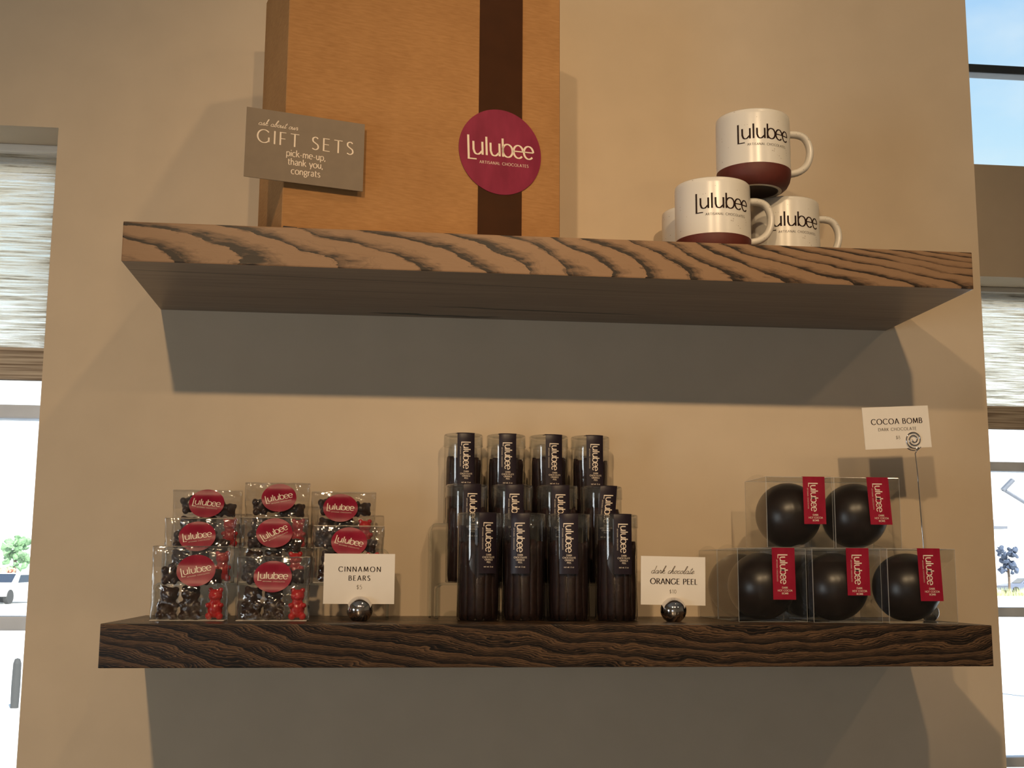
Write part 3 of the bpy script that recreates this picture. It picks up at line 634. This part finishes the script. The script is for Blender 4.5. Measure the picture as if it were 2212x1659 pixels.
# ================================================================== LOWER SHELF
# --- acrylic risers
def riser(x0, x1, y0, y1, h, label, th=.003, rad=.010):
    out = [(x0, 0)]+[(x0+rad-rad*math.cos(a), h-rad+rad*math.sin(a)) for a in [R(15*k) for k in range(7)]]+[(x1-rad+rad*math.sin(a), h-rad+rad*math.cos(a)) for a in [R(15*k) for k in range(7)]]+[(x1, 0)]
    ri = rad-th
    inn = [(x0+th, 0)]+[(x0+rad-ri*math.cos(a), h-rad+ri*math.sin(a)) for a in [R(15*k) for k in range(7)]]+[(x1-rad+ri*math.sin(a), h-rad+ri*math.cos(a)) for a in [R(15*k) for k in range(7)]]+[(x1-th, 0)]
    b = B(); n = len(out); cx, cy = (x0+x1)/2, (y0+y1)/2
    V = [[b.verts.new((p[0]-cx, y-cy, p[1])) for p in L] for L in (out, inn) for y in (y0, y1)]
    for i in range(n-1):
        b.faces.new((V[0][i], V[0][i+1], V[1][i+1], V[1][i])); b.faces.new((V[2][i], V[3][i], V[3][i+1], V[2][i+1]))
        b.faces.new((V[0][i], V[2][i], V[2][i+1], V[0][i+1])); b.faces.new((V[1][i], V[1][i+1], V[3][i+1], V[3][i]))
    for e in (0, n-1): b.faces.new((V[0][e], V[1][e], V[3][e], V[2][e]))
    bmesh.ops.recalc_face_normals(b, faces=b.faces)
    o = obj('display_riser', b, M['acrylic']); o.location = (cx, cy, 0); return tag(o, label, 'display stand')
RZ = (.0480, .1300); BZ = (.0470, .0935)
riser(.401, .662, -.1285, -.0735, RZ[0], 'low clear acrylic riser under the middle row of chocolate tubes')
riser(.394, .668, -.0715, -.0125, RZ[1], 'tall clear acrylic riser under the back row of chocolate tubes')
riser(.034, .338, -.146, -.094, BZ[0], 'low clear acrylic riser under the middle row of candy bags')
riser(.034, .338, -.090, -.030, BZ[1], 'tall clear acrylic riser under the back row of candy bags')

# --- tubes of orange peel
def make_tube(Rr, H, lab_ang, label, group, loc, lab_len=.079, lab_tilt=0.0):
    t = thing('chocolate_tube', label, 'tube', loc, 0, group)
    rb = Rr-.0007
    b = B(); lathe(b, [(0, .0012), (rb-.003, .0012), (rb-.001, .0004), (rb, .0012), (rb, H-.004)], 64); obj('tube_body', b, M['tube'], t, True)
    b = B(); lathe(b, [(Rr, H-.0175), (Rr+.0006, H-.0170), (Rr+.0002, H-.016), (Rr, H-.0015), (Rr-.0012, H), (Rr-.003, H-.0004), (Rr-.004, H-.0022), (0, H-.0022)], 64); obj('lid', b, M['lid'], t, True)
    # label strip folded over the rim
    half = .0127; rl = Rr+.0009
    path = [(.010, H+.0002), (rl-.004, H+.0003), (rl-.0015, H+.0003), (rl-.0004, H-.0002), (rl, H-.0014)]+[(rl, H-.0014-(lab_len-.0014)*k/10) for k in range(1, 11)]
    b = B(); rows = []
    for i, (rr, z) in enumerate(path):
        row = []
        for k in range(-8, 9):
            w = half*k/8
            if rr >= rl-.0003:
                a = w/rl + lab_ang + lab_tilt*(z-H)/rl; row.append(b.verts.new((rr*math.sin(a), -rr*math.cos(a), z)))
            else:
                d_ = math.sqrt(max(rr*rr-w*w, 0)) if rr > half else rr
                x, y = w, -d_; row.append(b.verts.new((x*math.cos(lab_ang)-y*math.sin(lab_ang), x*math.sin(lab_ang)+y*math.cos(lab_ang), z)))
        rows.append(row)
    for r0, r1 in zip(rows[:-1], rows[1:]):
        for k in range(16): b.faces.new((r0[k], r0[k+1], r1[k+1], r1[k]))
    lab = obj('label', b, M['tube_label'], t, True)
    ink = Ink(); ink.logo(.0130, -.0040, .0102, rot=R(-90), tk=.14, tn=.085)
    for i, s_ in enumerate(('DARK', 'CHOCOLATE', 'ORANGE', 'PEEL')): ink.text(s_, .0006, -.0560-.0032*i, .0022, .17, .10, .13)
    ink.text('net wt. 6 oz', .0004, -.0712, .0020, .15, .09, .12)
    def mp_(u, v):
        a = u/rl + lab_ang + lab_tilt*v/rl; rr = rl+.0004; return (rr*math.sin(a), -rr*math.cos(a), H+v)
    obj('lettering', ink.mesh(mp_), M['ink_cream'], lab)
    return t
sticks = []
for q in range(4):
    rnd = random.Random(40+q); b = B(); L = .1; n = 12; rings = []
    for i in range(n+1):
        z = L*i/n; w = .0062*(1+.18*noise.noise(Vector((q*9, z*60, 0)))); d_ = .0034*(1+.2*noise.noise(Vector((q*9+4, z*70, 3))))
        if i in (0, n): w *= .7; d_ *= .7
        ox_ = .0012*noise.noise(Vector((q*5, z*25, 7))); oy_ = .0010*noise.noise(Vector((q*5+2, z*25, 1))); tw = .4*noise.noise(Vector((q, z*12, 2)))
        ring = []
        for k in range(10):
            a = 2*math.pi*k/10; x = w*math.copysign(abs(math.cos(a))**.7, math.cos(a)); y = d_*math.copysign(abs(math.sin(a))**.7, math.sin(a))
            ring.append(b.verts.new((x*math.cos(tw)-y*math.sin(tw)+ox_, x*math.sin(tw)+y*math.cos(tw)+oy_, z)))
        rings.append(ring)
    for i in range(n):
        for k in range(10): b.faces.new((rings[i][k], rings[i][(k+1) % 10], rings[i+1][(k+1) % 10], rings[i+1][k]))
    b.faces.new(rings[0][::-1]); b.faces.new(rings[-1])
    o = obj('orange_peel_stick', b, M['choc_stick'], None, True); sticks.append(o)
first_stick = [True]*4
def fill_tube(x, y, z, Rr, top, where, seed):
    rnd = random.Random(seed); lab = 'chocolate covered orange peel stick inside the ' + where; grp = 'peel sticks in the ' + where
    spots = [(Rr-.0062, R(-90)+R(k*27.5), 0) for k in range(-5, 6)] + [(Rr-.0145, R(-90)+R(48*k), 1) for k in range(-2, 3)]
    for i, (rr, a, inner) in enumerate(spots):
        v = i % 4; base = sticks[v]
        if first_stick[v]: o = base; first_stick[v] = False
        else: o = base.copy(); COL.objects.link(o)
        o.location = (x+rr*math.cos(a), y+rr*math.sin(a), z+.0016)
        o.rotation_euler = ((rnd.random()-.5)*.02, (rnd.random()-.5)*.02, a+R(90)+(rnd.random()-.5)*.25)
        h = top*(1-.07*rnd.random()); o.scale = (1, 1, h/.1)
        tag(o, lab, 'orange peel', grp)
rows = (('front', -.160, 0.0, .0292, .1400, (.4552, .5150, .5753, .6399), (24, -10, 0, 18), .105),
        ('middle', -.1010, RZ[0], .0288, .1335, (.4425, .5060, .5693, .6312), (16, 6, 8, 22), .103),
        ('back', -.0415, RZ[1], .0280, .1280, (.4412, .5032, .5651, .6260), (8, 4, 16, 14), .096))
pos = ('leftmost', 'second from the left', 'third from the left', 'rightmost')
k = 0
for rn, y, z, Rr, H, xs, angs, top in rows:
    for i, x in enumerate(xs):
        view = math.atan2(x-.318, y+1.7835)
        make_tube(Rr, H, R(angs[i])-view*0.9, f'clear tube of chocolate orange peel, {pos[i]} in the {rn} row', 'tubes of chocolate orange peel', (x, y, z), lab_tilt=(.10 if (rn, i) == ('middle', 3) else 0))
        fill_tube(x, y, z, Rr-.0007, top, f'{pos[i]} tube of the {rn} row', 100+k); k += 1

# --- candy bears
def remeshed(name, balls, mat, voxel=.0010, smooth=4):
    b = B()
    for (c, r_) in balls:
        bmesh.ops.create_icosphere(b, subdivisions=3, radius=1, matrix=Matrix.Translation(c) @ Matrix.Diagonal((*r_, 1)))
    me = bpy.data.meshes.new('tmp'); b.to_mesh(me); b.free(); o = bpy.data.objects.new('tmp', me); COL.objects.link(o)
    md = o.modifiers.new('r', 'REMESH'); md.mode = 'VOXEL'; md.voxel_size = voxel
    sm = o.modifiers.new('s', 'SMOOTH'); sm.factor = .5; sm.iterations = smooth
    dg = bpy.context.evaluated_depsgraph_get(); me2 = bpy.data.meshes.new_from_object(o.evaluated_get(dg)); me2.name = name
    bpy.data.objects.remove(o); me2.materials.clear(); me2.materials.append(mat)
    for p in me2.polygons: p.use_smooth = True
    return me2
k_ = .001
bear_balls = [((0, 0, 13*k_), (9.5*k_, 7.5*k_, 11*k_)), ((0, -.5*k_, 30*k_), (8.8*k_, 7*k_, 8*k_)), ((0, -6*k_, 28*k_), (4.2*k_, 3.2*k_, 3.2*k_)),
              ((-6.3*k_, 0, 37*k_), (3.2*k_, 2.6*k_, 3.2*k_)), ((6.3*k_, 0, 37*k_), (3.2*k_, 2.6*k_, 3.2*k_)),
              ((-8*k_, -5*k_, 18*k_), (3.6*k_, 4.4*k_, 3.3*k_)), ((8*k_, -5*k_, 18*k_), (3.6*k_, 4.4*k_, 3.3*k_)),
              ((-6.6*k_, -5*k_, 4.6*k_), (4.6*k_, 5.2*k_, 4.6*k_)), ((6.6*k_, -5*k_, 4.6*k_), (4.6*k_, 5.2*k_, 4.6*k_)), ((0, -1*k_, 22*k_), (7*k_, 6*k_, 5*k_))]
me_red = remeshed('gummy_bear', bear_balls, M['gummy'], .0009, 2)
me_choc = remeshed('chocolate_bear', [((c[0]*1.12, c[1]*1.05, c[2]), (r_[0]*1.30, r_[1]*1.16, r_[2]*1.12)) for c, r_ in bear_balls], M['choc'], .0012, 8)

# --- bags
def bag_shape(Wd, H, seed, sc, sr):
    def half(v):
        pts = ((0, .0185), (.25, .0200), (.48, .0180), (.72, .0110), (.92, .0022), (1.0, .0012))
        for (a, x), (c, y) in zip(pts[:-1], pts[1:]):
            if v <= c: 
                t = (v-a)/(c-a); t = t*t*(3-2*t)*.5+t*.5; return x+(y-x)*t
        return pts[-1][1]
    def depth(u, v): return half(v)*(max(0, 1-abs(u)**5))**.5+.0003
    def front(x, z):
        u = max(-1, min(1, x/(Wd/2))); v = max(0, min(1, z/H)); return -depth(u, v)
    return half, depth, front
def make_bag(loc, Wd, H, sc, ang, label, seed, lean=0.0):
    t = thing('candy_bag', label, 'bag', loc, 0, 'clear bags of cinnamon bears'); half, depth, front = bag_shape(Wd, H, seed, sc, .024)
    so_ = Vector((seed*3.1, seed*1.7, seed*.9))
    b = B(); nu, nv = 44, 44; grids = []
    for sgn in (-1, 1):
        g = []
        for j in range(nv+1):
            v = j/nv; row = []
            for i in range(nu+1):
                u = -1+2*i/nu; x = u*Wd/2*(1-.02*math.sin(v*3)); z = v*H; y = sgn*depth(u, v)
                p = Vector((x*55, sgn*4, z*55))+so_
                rid = 1-abs(noise.noise(p+Vector((z*30, 0, x*20)))*2)
                rid2 = 1-abs(noise.noise(p*2.1)*2)
                dd = math.hypot((x-sc[0])/.024, (z-sc[1])/.020); mask = min(1, max(0, (dd-1.0)*3)) if sgn < 0 else 1
                edge = min(1, (1-abs(u))*12)*min(1, v*9)*min(1, (1-v)*12+.15)
                am = (.0016*rid*rid+.0008*rid2)*mask*edge
                y += sgn*(am-.0004*mask*edge)
                x += .0007*noise.noise(p*1.3)*min(1, v*6); z += .0009*noise.noise(p*.7+Vector((0, 8, 0)))*v*v
                row.append(b.verts.new((x, y, z)))
            g.append(row)
        grids.append(g)
    for gi, g in enumerate(grids):
        for j in range(nv):
            for i in range(nu):
                q = (g[j][i], g[j][i+1], g[j+1][i+1], g[j+1][i]); b.faces.new(q if gi == 0 else q[::-1])
    for j in range(nv):
        for i in (0, nu):
            q = (grids[0][j][i], grids[0][j+1][i], grids[1][j+1][i], grids[1][j][i]); b.faces.new(q)
    for i in range(nu): b.faces.new((grids[0][0][i], grids[1][0][i], grids[1][0][i+1], grids[0][0][i+1]))
    bmesh.ops.recalc_face_normals(b, faces=b.faces)
    obj('film', b, M['cello'], t, True)
    # folded flap at the top front and a seam
    b = B(); w2 = Wd/2*.985; zt = H; fl = .026
    pts = [(-.0016, zt-fl), (-.0024, zt-fl*.5), (-.0020, zt-.002), (0.0, zt+.0006), (.0016, zt-.002)]
    R0 = []
    for (y_, z_) in pts:
        yy = y_ if z_ > zt-.004 else front(0, z_)-.0014
        R0.append([b.verts.new((w2*(-1+2*i/20), (yy if z_ > zt-.004 else front(w2*(-1+2*i/20)*.98, z_)-.0014)+.0006*noise.noise(Vector((i*.7, z_*90, seed))), z_+.0008*noise.noise(Vector((i*.5, seed, 3))))) for i in range(21)])
    for r0, r1 in zip(R0[:-1], R0[1:]):
        for i in range(20): b.faces.new((r0[i], r0[i+1], r1[i+1], r1[i]))
    obj('folded_flap', b, M['cello'], t, True)
    b = B(); box(b, -Wd*.47, Wd*.47, -.0165, .0165, .0004, .0011); obj('base_card', b, M['white_card'], t)
    # sticker
    rx_, rz_ = .0238, .0196; b = B(); prev = None; ctr = b.verts.new((sc[0], front(*sc)-.0030, sc[1]))
    rings = []
    for q in range(1, 9):
        rr = q/8; rings.append([b.verts.new((sc[0]+rx_*rr*math.cos(a), front(sc[0]+rx_*rr*math.cos(a), min(sc[1]+rz_*rr*math.sin(a), H*.999))-.0030, sc[1]+rz_*rr*math.sin(a))) for a in [2*math.pi*k/56 for k in range(56)]])
    for k in range(56): b.faces.new((ctr, rings[0][k], rings[0][(k+1) % 56]))
    for r0, r1 in zip(rings[:-1], rings[1:]):
        for k in range(56): b.faces.new((r0[k], r1[k], r1[(k+1) % 56], r0[(k+1) % 56]))
    bmesh.ops.recalc_face_normals(b, faces=b.faces)
    so2 = obj('round_sticker', b, M['bag_sticker'], t, True)
    ink = Ink(); ink.logo(-.0186, -.0035, .0100, rot=R(ang), tk=.125, tn=.08)
    obj('wordmark', ink.mesh(lambda u, v: (sc[0]+u, front(sc[0]+u, min(sc[1]+v*.84, H*.999))-.0035, sc[1]+v*.84)), M['ink_cream'], so2)
    return t
firsts = {'r': True, 'c': True}
def bear(kind, loc, rot, label, group, s=1.0):
    o = obj('gummy_bear' if kind == 'r' else 'chocolate_bear', me_red if kind == 'r' else me_choc, None)
    o.location = loc; o.rotation_euler = rot; o.scale = (s, s, s); return tag(o, label, 'candy', group)
bags = [ # row, x mid, y, z, W, H, sticker centre (x, z), text angle
 ('front', 'left', .0875, -.190, 0, .0965, .0925, (.0085, .0625), 13), ('front', 'right', .1910, -.190, 0, .0930, .0800, (0, .0555), -1),
 ('middle', 'left', .0875, -.120, BZ[0], .0930, .0840, (-.0020, .0600), 10), ('middle', 'centre', .1833, -.120, BZ[0], .0910, .0860, (.0020, .0655), 30), ('middle', 'right', .2830, -.120, BZ[0], .0960, .0760, (.0010, .0545), -13),
 ('back', 'left', .0875, -.060, BZ[1], .0950, .0785, (.0000, .0600), -6), ('back', 'centre', .1820, -.060, BZ[1], .0900, .0900, (.0030, .0690), 14), ('back', 'right', .2735, -.060, BZ[1], .0900, .0785, (-.0040, .0560), -3)]
for bi, (row, col, x, y, z, Wd, H, sc, ang) in enumerate(bags):
    nm = f'{row} row {col}'
    make_bag((x, y, z), Wd, H, sc, ang, f'clear cellophane bag of candy bears with a round crimson sticker, {nm}', 11+bi)
    rnd = random.Random(60+bi); s = Wd/.095; z0 = z+.0013
    where = f'the {row} row {col} bag'; grp = f'candy bears in {where}'
    def jit(a=.12): return (rnd.random()-.5)*a
    bear('r', (x+.0315*s, y-.0005, z0), (jit(.03), jit(.05), jit(.2)), f'red gummy bear standing at the right in {where}', grp, 1.0)
    bear('c', (x+.0015*s, y+.001, z0), (jit(.03), jit(.06), jit(.2)), f'dark chocolate bear standing in the middle of {where}', grp, 1.06)
    bear('c', (x-.0285*s, y+.001, z0), (jit(.03), .10+jit(.06), .2+jit(.2)), f'dark chocolate bear standing at the left in {where}', grp, 1.04)
    zt = z0+.0415+.0130
    bear('c', (x-.036*s, y+.003, zt), (R(-8), R(84+jit(20)), 0), f'dark chocolate bear lying across the top left in {where}', grp, .90)
    bear('c', (x+.004*s, y+.003, zt-.001), (R(-8), R(95+jit(20)), 0), f'dark chocolate bear lying across the top right in {where}', grp, .86)

# --- card holders
def ball_holder(r, x, y, label, slot_y=.0):
    b = B(); z0 = r*.86
    bmesh.ops.create_uvsphere(b, u_segments=64, v_segments=48, radius=r, matrix=Matrix.Translation((0, 0, z0)))
    for v in b.verts:
        if v.co.z < 0: v.co.z = 0
    me = bpy.data.meshes.new('t'); b.to_mesh(me); b.free(); o = bpy.data.objects.new('t', me); COL.objects.link(o)
    b = B(); box(b, -r*2, r*2, -.0009, .0009, z0+.0022, z0+r*2); me2 = bpy.data.meshes.new('c'); b.to_mesh(me2); b.free(); c = bpy.data.objects.new('c', me2); COL.objects.link(c)
    md = o.modifiers.new('b', 'BOOLEAN'); md.object = c; md.operation = 'DIFFERENCE'; md.solver = 'EXACT'
    dg = bpy.context.evaluated_depsgraph_get(); me3 = bpy.data.meshes.new_from_object(o.evaluated_get(dg)); bpy.data.objects.remove(o); bpy.data.objects.remove(c)
    me3.materials.clear(); me3.name = 'card_holder'
    for p in me3.polygons: p.use_smooth = abs(p.normal.y) < .999 or p.area < r*r*.02
    h = obj('card_holder', me3, M['chrome']); h.location = (x, y, 0)
    me3.set_sharp_from_angle(angle=R(35))
    return tag(h, label, 'card holder')
def card(x, y, z, w, h, label, ink_fn, rot=0.0, ry=0.0):
    t = thing('price_card', label, 'sign', (x, y, z)); t.rotation_euler = (0, ry, rot)
    b = B(); box(b, -w/2, w/2, -.0004, .0004, -h/2, h/2); obj('card', b, M['white_card'], t)
    inks = ink_fn()
    for nm, ik, mm in inks: obj(nm, ik.mesh(lambda u, v: (u, -.0007, v)), mm, t)
    return t
HY = -.190
ball_holder(.0168, .3008, HY, 'shiny chrome ball holding the CINNAMON BEARS card')
ball_holder(.0170, .7100, HY, 'shiny chrome ball holding the ORANGE PEEL card')
def c1():
    a, c = Ink(), Ink()
    a.text('CINNAMON', .0002, .0090, .0063, .16, .075, .36); a.text('BEARS', .0002, -.0023, .0063, .16, .075, .32); c.text('$5', .0002, -.0132, .0055, .085, .05, .16)
    return (('lettering', a, M['ink_dark']), ('price', c, M['ink_grey']))
card(.2992, HY, .0532, .0902, .0635, 'cream price card reading CINNAMON BEARS in front of the candy bags', c1)
def c2():
    a, c = Ink(), Ink()
    c.text('dark chocolate', -.0015, .0092, .0098, .075, .05, .05, 'c', CUR, .45)
    a.text('ORANGE PEEL', .0008, -.0046, .0073, .17, .075, .16); c.text('$10', -.0006, -.0166, .0050, .085, .05, .16)
    return (('lettering', a, M['ink_dark']), ('script', c, M['ink_grey']))
card(.7102, HY, .0530, .0868, .0632, 'cream price card reading ORANGE PEEL to the right of the tubes', c2, ry=R(.8))
def c3():
    a, c = Ink(), Ink()
    a.text('COCOA BOMB', .0005, .0050, .0078, .165, .08, .20); a.text('DARK CHOCOLATE', .0005, -.0046, .0044, .12, .07, .22); c.text('$8', .0003, -.0168, .0050, .085, .05, .16)
    return (('lettering', a, M['ink_dark']), ('price', c, M['ink_grey']))
card(1.0535, -.130, .2702, .0985, .0600, 'white price card reading COCOA BOMB held up on a wire', c3, ry=R(-3.2))
ch = thing('wire_card_stand', 'thin chrome wire stand with a spiral clip holding the COCOA BOMB card', 'card holder', (1.0885, -.1340, 0))
b = B(); bmesh.ops.create_uvsphere(b, u_segments=48, v_segments=32, radius=.0128, matrix=Matrix.Translation((0, 0, .0112)))
for v in b.verts:
    if v.co.z < 0: v.co.z = 0
obj('ball_base', b, M['chrome'], ch, True)
ox, oy = 1.0885, -.1340
b = B(); sweep(b, [(0, 0, .022), (1.0843-ox, .0015, .10), (1.0808-ox, .0028, .205), (1.0788-ox, .003, .2335), (1.0812-ox, .0022, .2375), (1.0870-ox, .0015, .2425)], .00085, seg=10); obj('wire', b, M['chrome'], ch, True)
b = B(); pts = []
for kk in range(90):
    a = R(-60)-R(9.4*kk); rr = .0128*(1-.80*kk/89); pts.append((1.0775-ox+rr*math.cos(a), .0020, .2530+rr*math.sin(a)))
sweep(b, pts, .00095, seg=10); obj('spiral_clip', b, M['chrome'], ch, True)
b = B(); pts = [(1.0775-ox+.0136*math.cos(R(a)), .0050, .2515+.0136*math.sin(R(a))) for a in range(-150, -20, 8)]; sweep(b, pts, .00085, seg=10); obj('back_loop', b, M['chrome'], ch, True)

# --- cocoa bombs in clear boxes
BXW, BXH, BXD = .0935, .0965, .0955
def make_box(label, loc, lab, rot=0.0):
    t = thing('clear_box', label, 'box', loc, rot, 'clear boxes of cocoa bombs'); w, h, d = BXW, BXH, BXD
    b = B(); box(b, -w/2, w/2, 0, d, .0003, h, .0008, 2)
    b.normal_update()
    for f in b.faces: f.material_index = 0 if max(abs(q) for q in f.normal) > .999 else 1
    obj('carton', b, [M['acetate'], M['fold']], t)
    b = B()     # front tuck flap with rounded corners, just behind the front face, and side dust flaps
    def flap(pts):
        vs = [b.verts.new(p) for p in pts]; b.faces.new(vs)
    r_ = .010; hh = .0175
    out = [(-w/2+.002, h-.001)]+[(-w/2+.002+r_-r_*math.cos(R(a)), h-hh+r_-r_*math.sin(R(a))) for a in range(0, 91, 15)]+[(w/2-.002-r_+r_*math.sin(R(a)), h-hh+r_-r_*math.cos(R(a))) for a in range(0, 91, 15)]+[(w/2-.002, h-.001)]
    flap([(x_, .0012, z_) for x_, z_ in out]); obj('tuck_flap', b, M['acetate'], t)
    b = B()
    arc = [(-w/2, d*.06+d*.88*kk/12, h+.0055*math.sin(math.pi*kk/12)**.7) for kk in range(13)]
    lo = [(-w/2+.0006, p[1], h-.001) for p in arc]
    A = [b.verts.new(p) for p in arc]; C_ = [b.verts.new(p) for p in lo]
    for i in range(12): b.faces.new((A[i], A[i+1], C_[i+1], C_[i]))
    obj('dust_flap', b, M['acetate'], t)
    if lab:
        u0, ln, ang = lab; lw = .0155; y0 = -.0006
        ca, sa = math.cos(R(ang)), math.sin(R(ang))
        def fp(u, v): return (u0+u*ca-v*sa*-1*-1, y0, h+u*sa*0+v*ca)
        b = B(); path = [(.022, h+.0006), (.0, h+.0006), (-.0005, h+.0003)]
        rowsv = [[b.verts.new((u0+s_*lw, y_, z_)) for s_ in (-1, 1)] for y_, z_ in path]
        rowsv.append([b.verts.new((u0+s_*lw+ln*math.tan(R(ang)), y0, h-ln)) for s_ in (-1, 1)])
        for r0, r1 in zip(rowsv[:-1], rowsv[1:]): b.faces.new((r0[0], r0[1], r1[1], r1[0]))
        lo_ = obj('label', b, M['bomb_label'], t)
        ink = Ink(); ink.logo(.0082, -.0050, .0103, rot=R(-90), tk=.14, tn=.085)
        for i, s_ in enumerate(('DARK', 'HOT COCOA', 'BOMB')): ink.text(s_, .0008, -.0528-.0037*i, .0024, .17, .10, .13)
        obj('lettering', ink.mesh(lambda u, v: (u0+u-v*math.tan(R(ang)), y0-.0004, h+v)), M['ink_cream'], lo_)
    return t
bomb_me = None
def bomb(loc, label, s=1.0):
    global bomb_me
    if bomb_me is None:
        b = B(); r_ = .0450; prof = [(r_*math.sin(R(a)), r_-r_*math.cos(R(a))) for a in range(0, 181, 4)]
        prof[0] = (0, 0); prof[-1] = (0, 2*r_)
        lathe(b, prof, 72); bm_rot = Matrix.Translation((0, 0, r_)) @ Matrix.Rotation(R(78), 4, 'Y') @ Matrix.Rotation(R(20), 4, 'X') @ Matrix.Translation((0, 0, -r_))
        for v in b.verts:
            d_ = abs(v.co.z-r_)
            if d_ < .0016: c_ = Vector((0, 0, r_)); v.co = c_+(v.co-c_)*1.006
        bmesh.ops.transform(b, matrix=bm_rot, verts=b.verts)
        bomb_me = bpy.data.meshes.new('cocoa_bomb'); b.to_mesh(bomb_me); b.free(); bomb_me.materials.append(M['bomb'])
        for p in bomb_me.polygons: p.use_smooth = True
    o = obj('cocoa_bomb', bomb_me, None); o.location = loc; o.rotation_euler = (0, 0, random.random()*3)
    return tag(o, label, 'chocolate', 'dark chocolate cocoa bombs')
bx = [('clear box with a red label, left in the bottom row', (.8402, -.205, 0), (.0155, .0672, 0.3)), ('clear box with a red label, middle of the bottom row', (.9345, -.225, 0), (.0150, .0610, 0.5)), ('clear box with a red label, right end of the bottom row', (1.0289-.0125+.0120, -.2445, 0), (.0100, .0675, 2.0)),
      ('clear box stacked on top at the left, red label', (.8911, -.175, BXH+.0010), (.0205, .0640, 0.5)), ('clear box stacked on top at the right, red label', (.9850, -.180, BXH+.0010), (.0150, .0640, 3.4)),
      ('unlabelled clear box behind the left bottom box', (.8400, -.107, 0), None), ('unlabelled clear box behind the middle bottom box', (.9345, -.127, 0), None)]
for lab, loc, lb in bx:
    make_box('cocoa bomb ' + lab, loc, lb)
    bomb((loc[0], loc[1]+BXD/2, loc[2]+.0012), 'dark chocolate bomb in the ' + lab.replace(' with a red label', '').replace(', red label', ''))
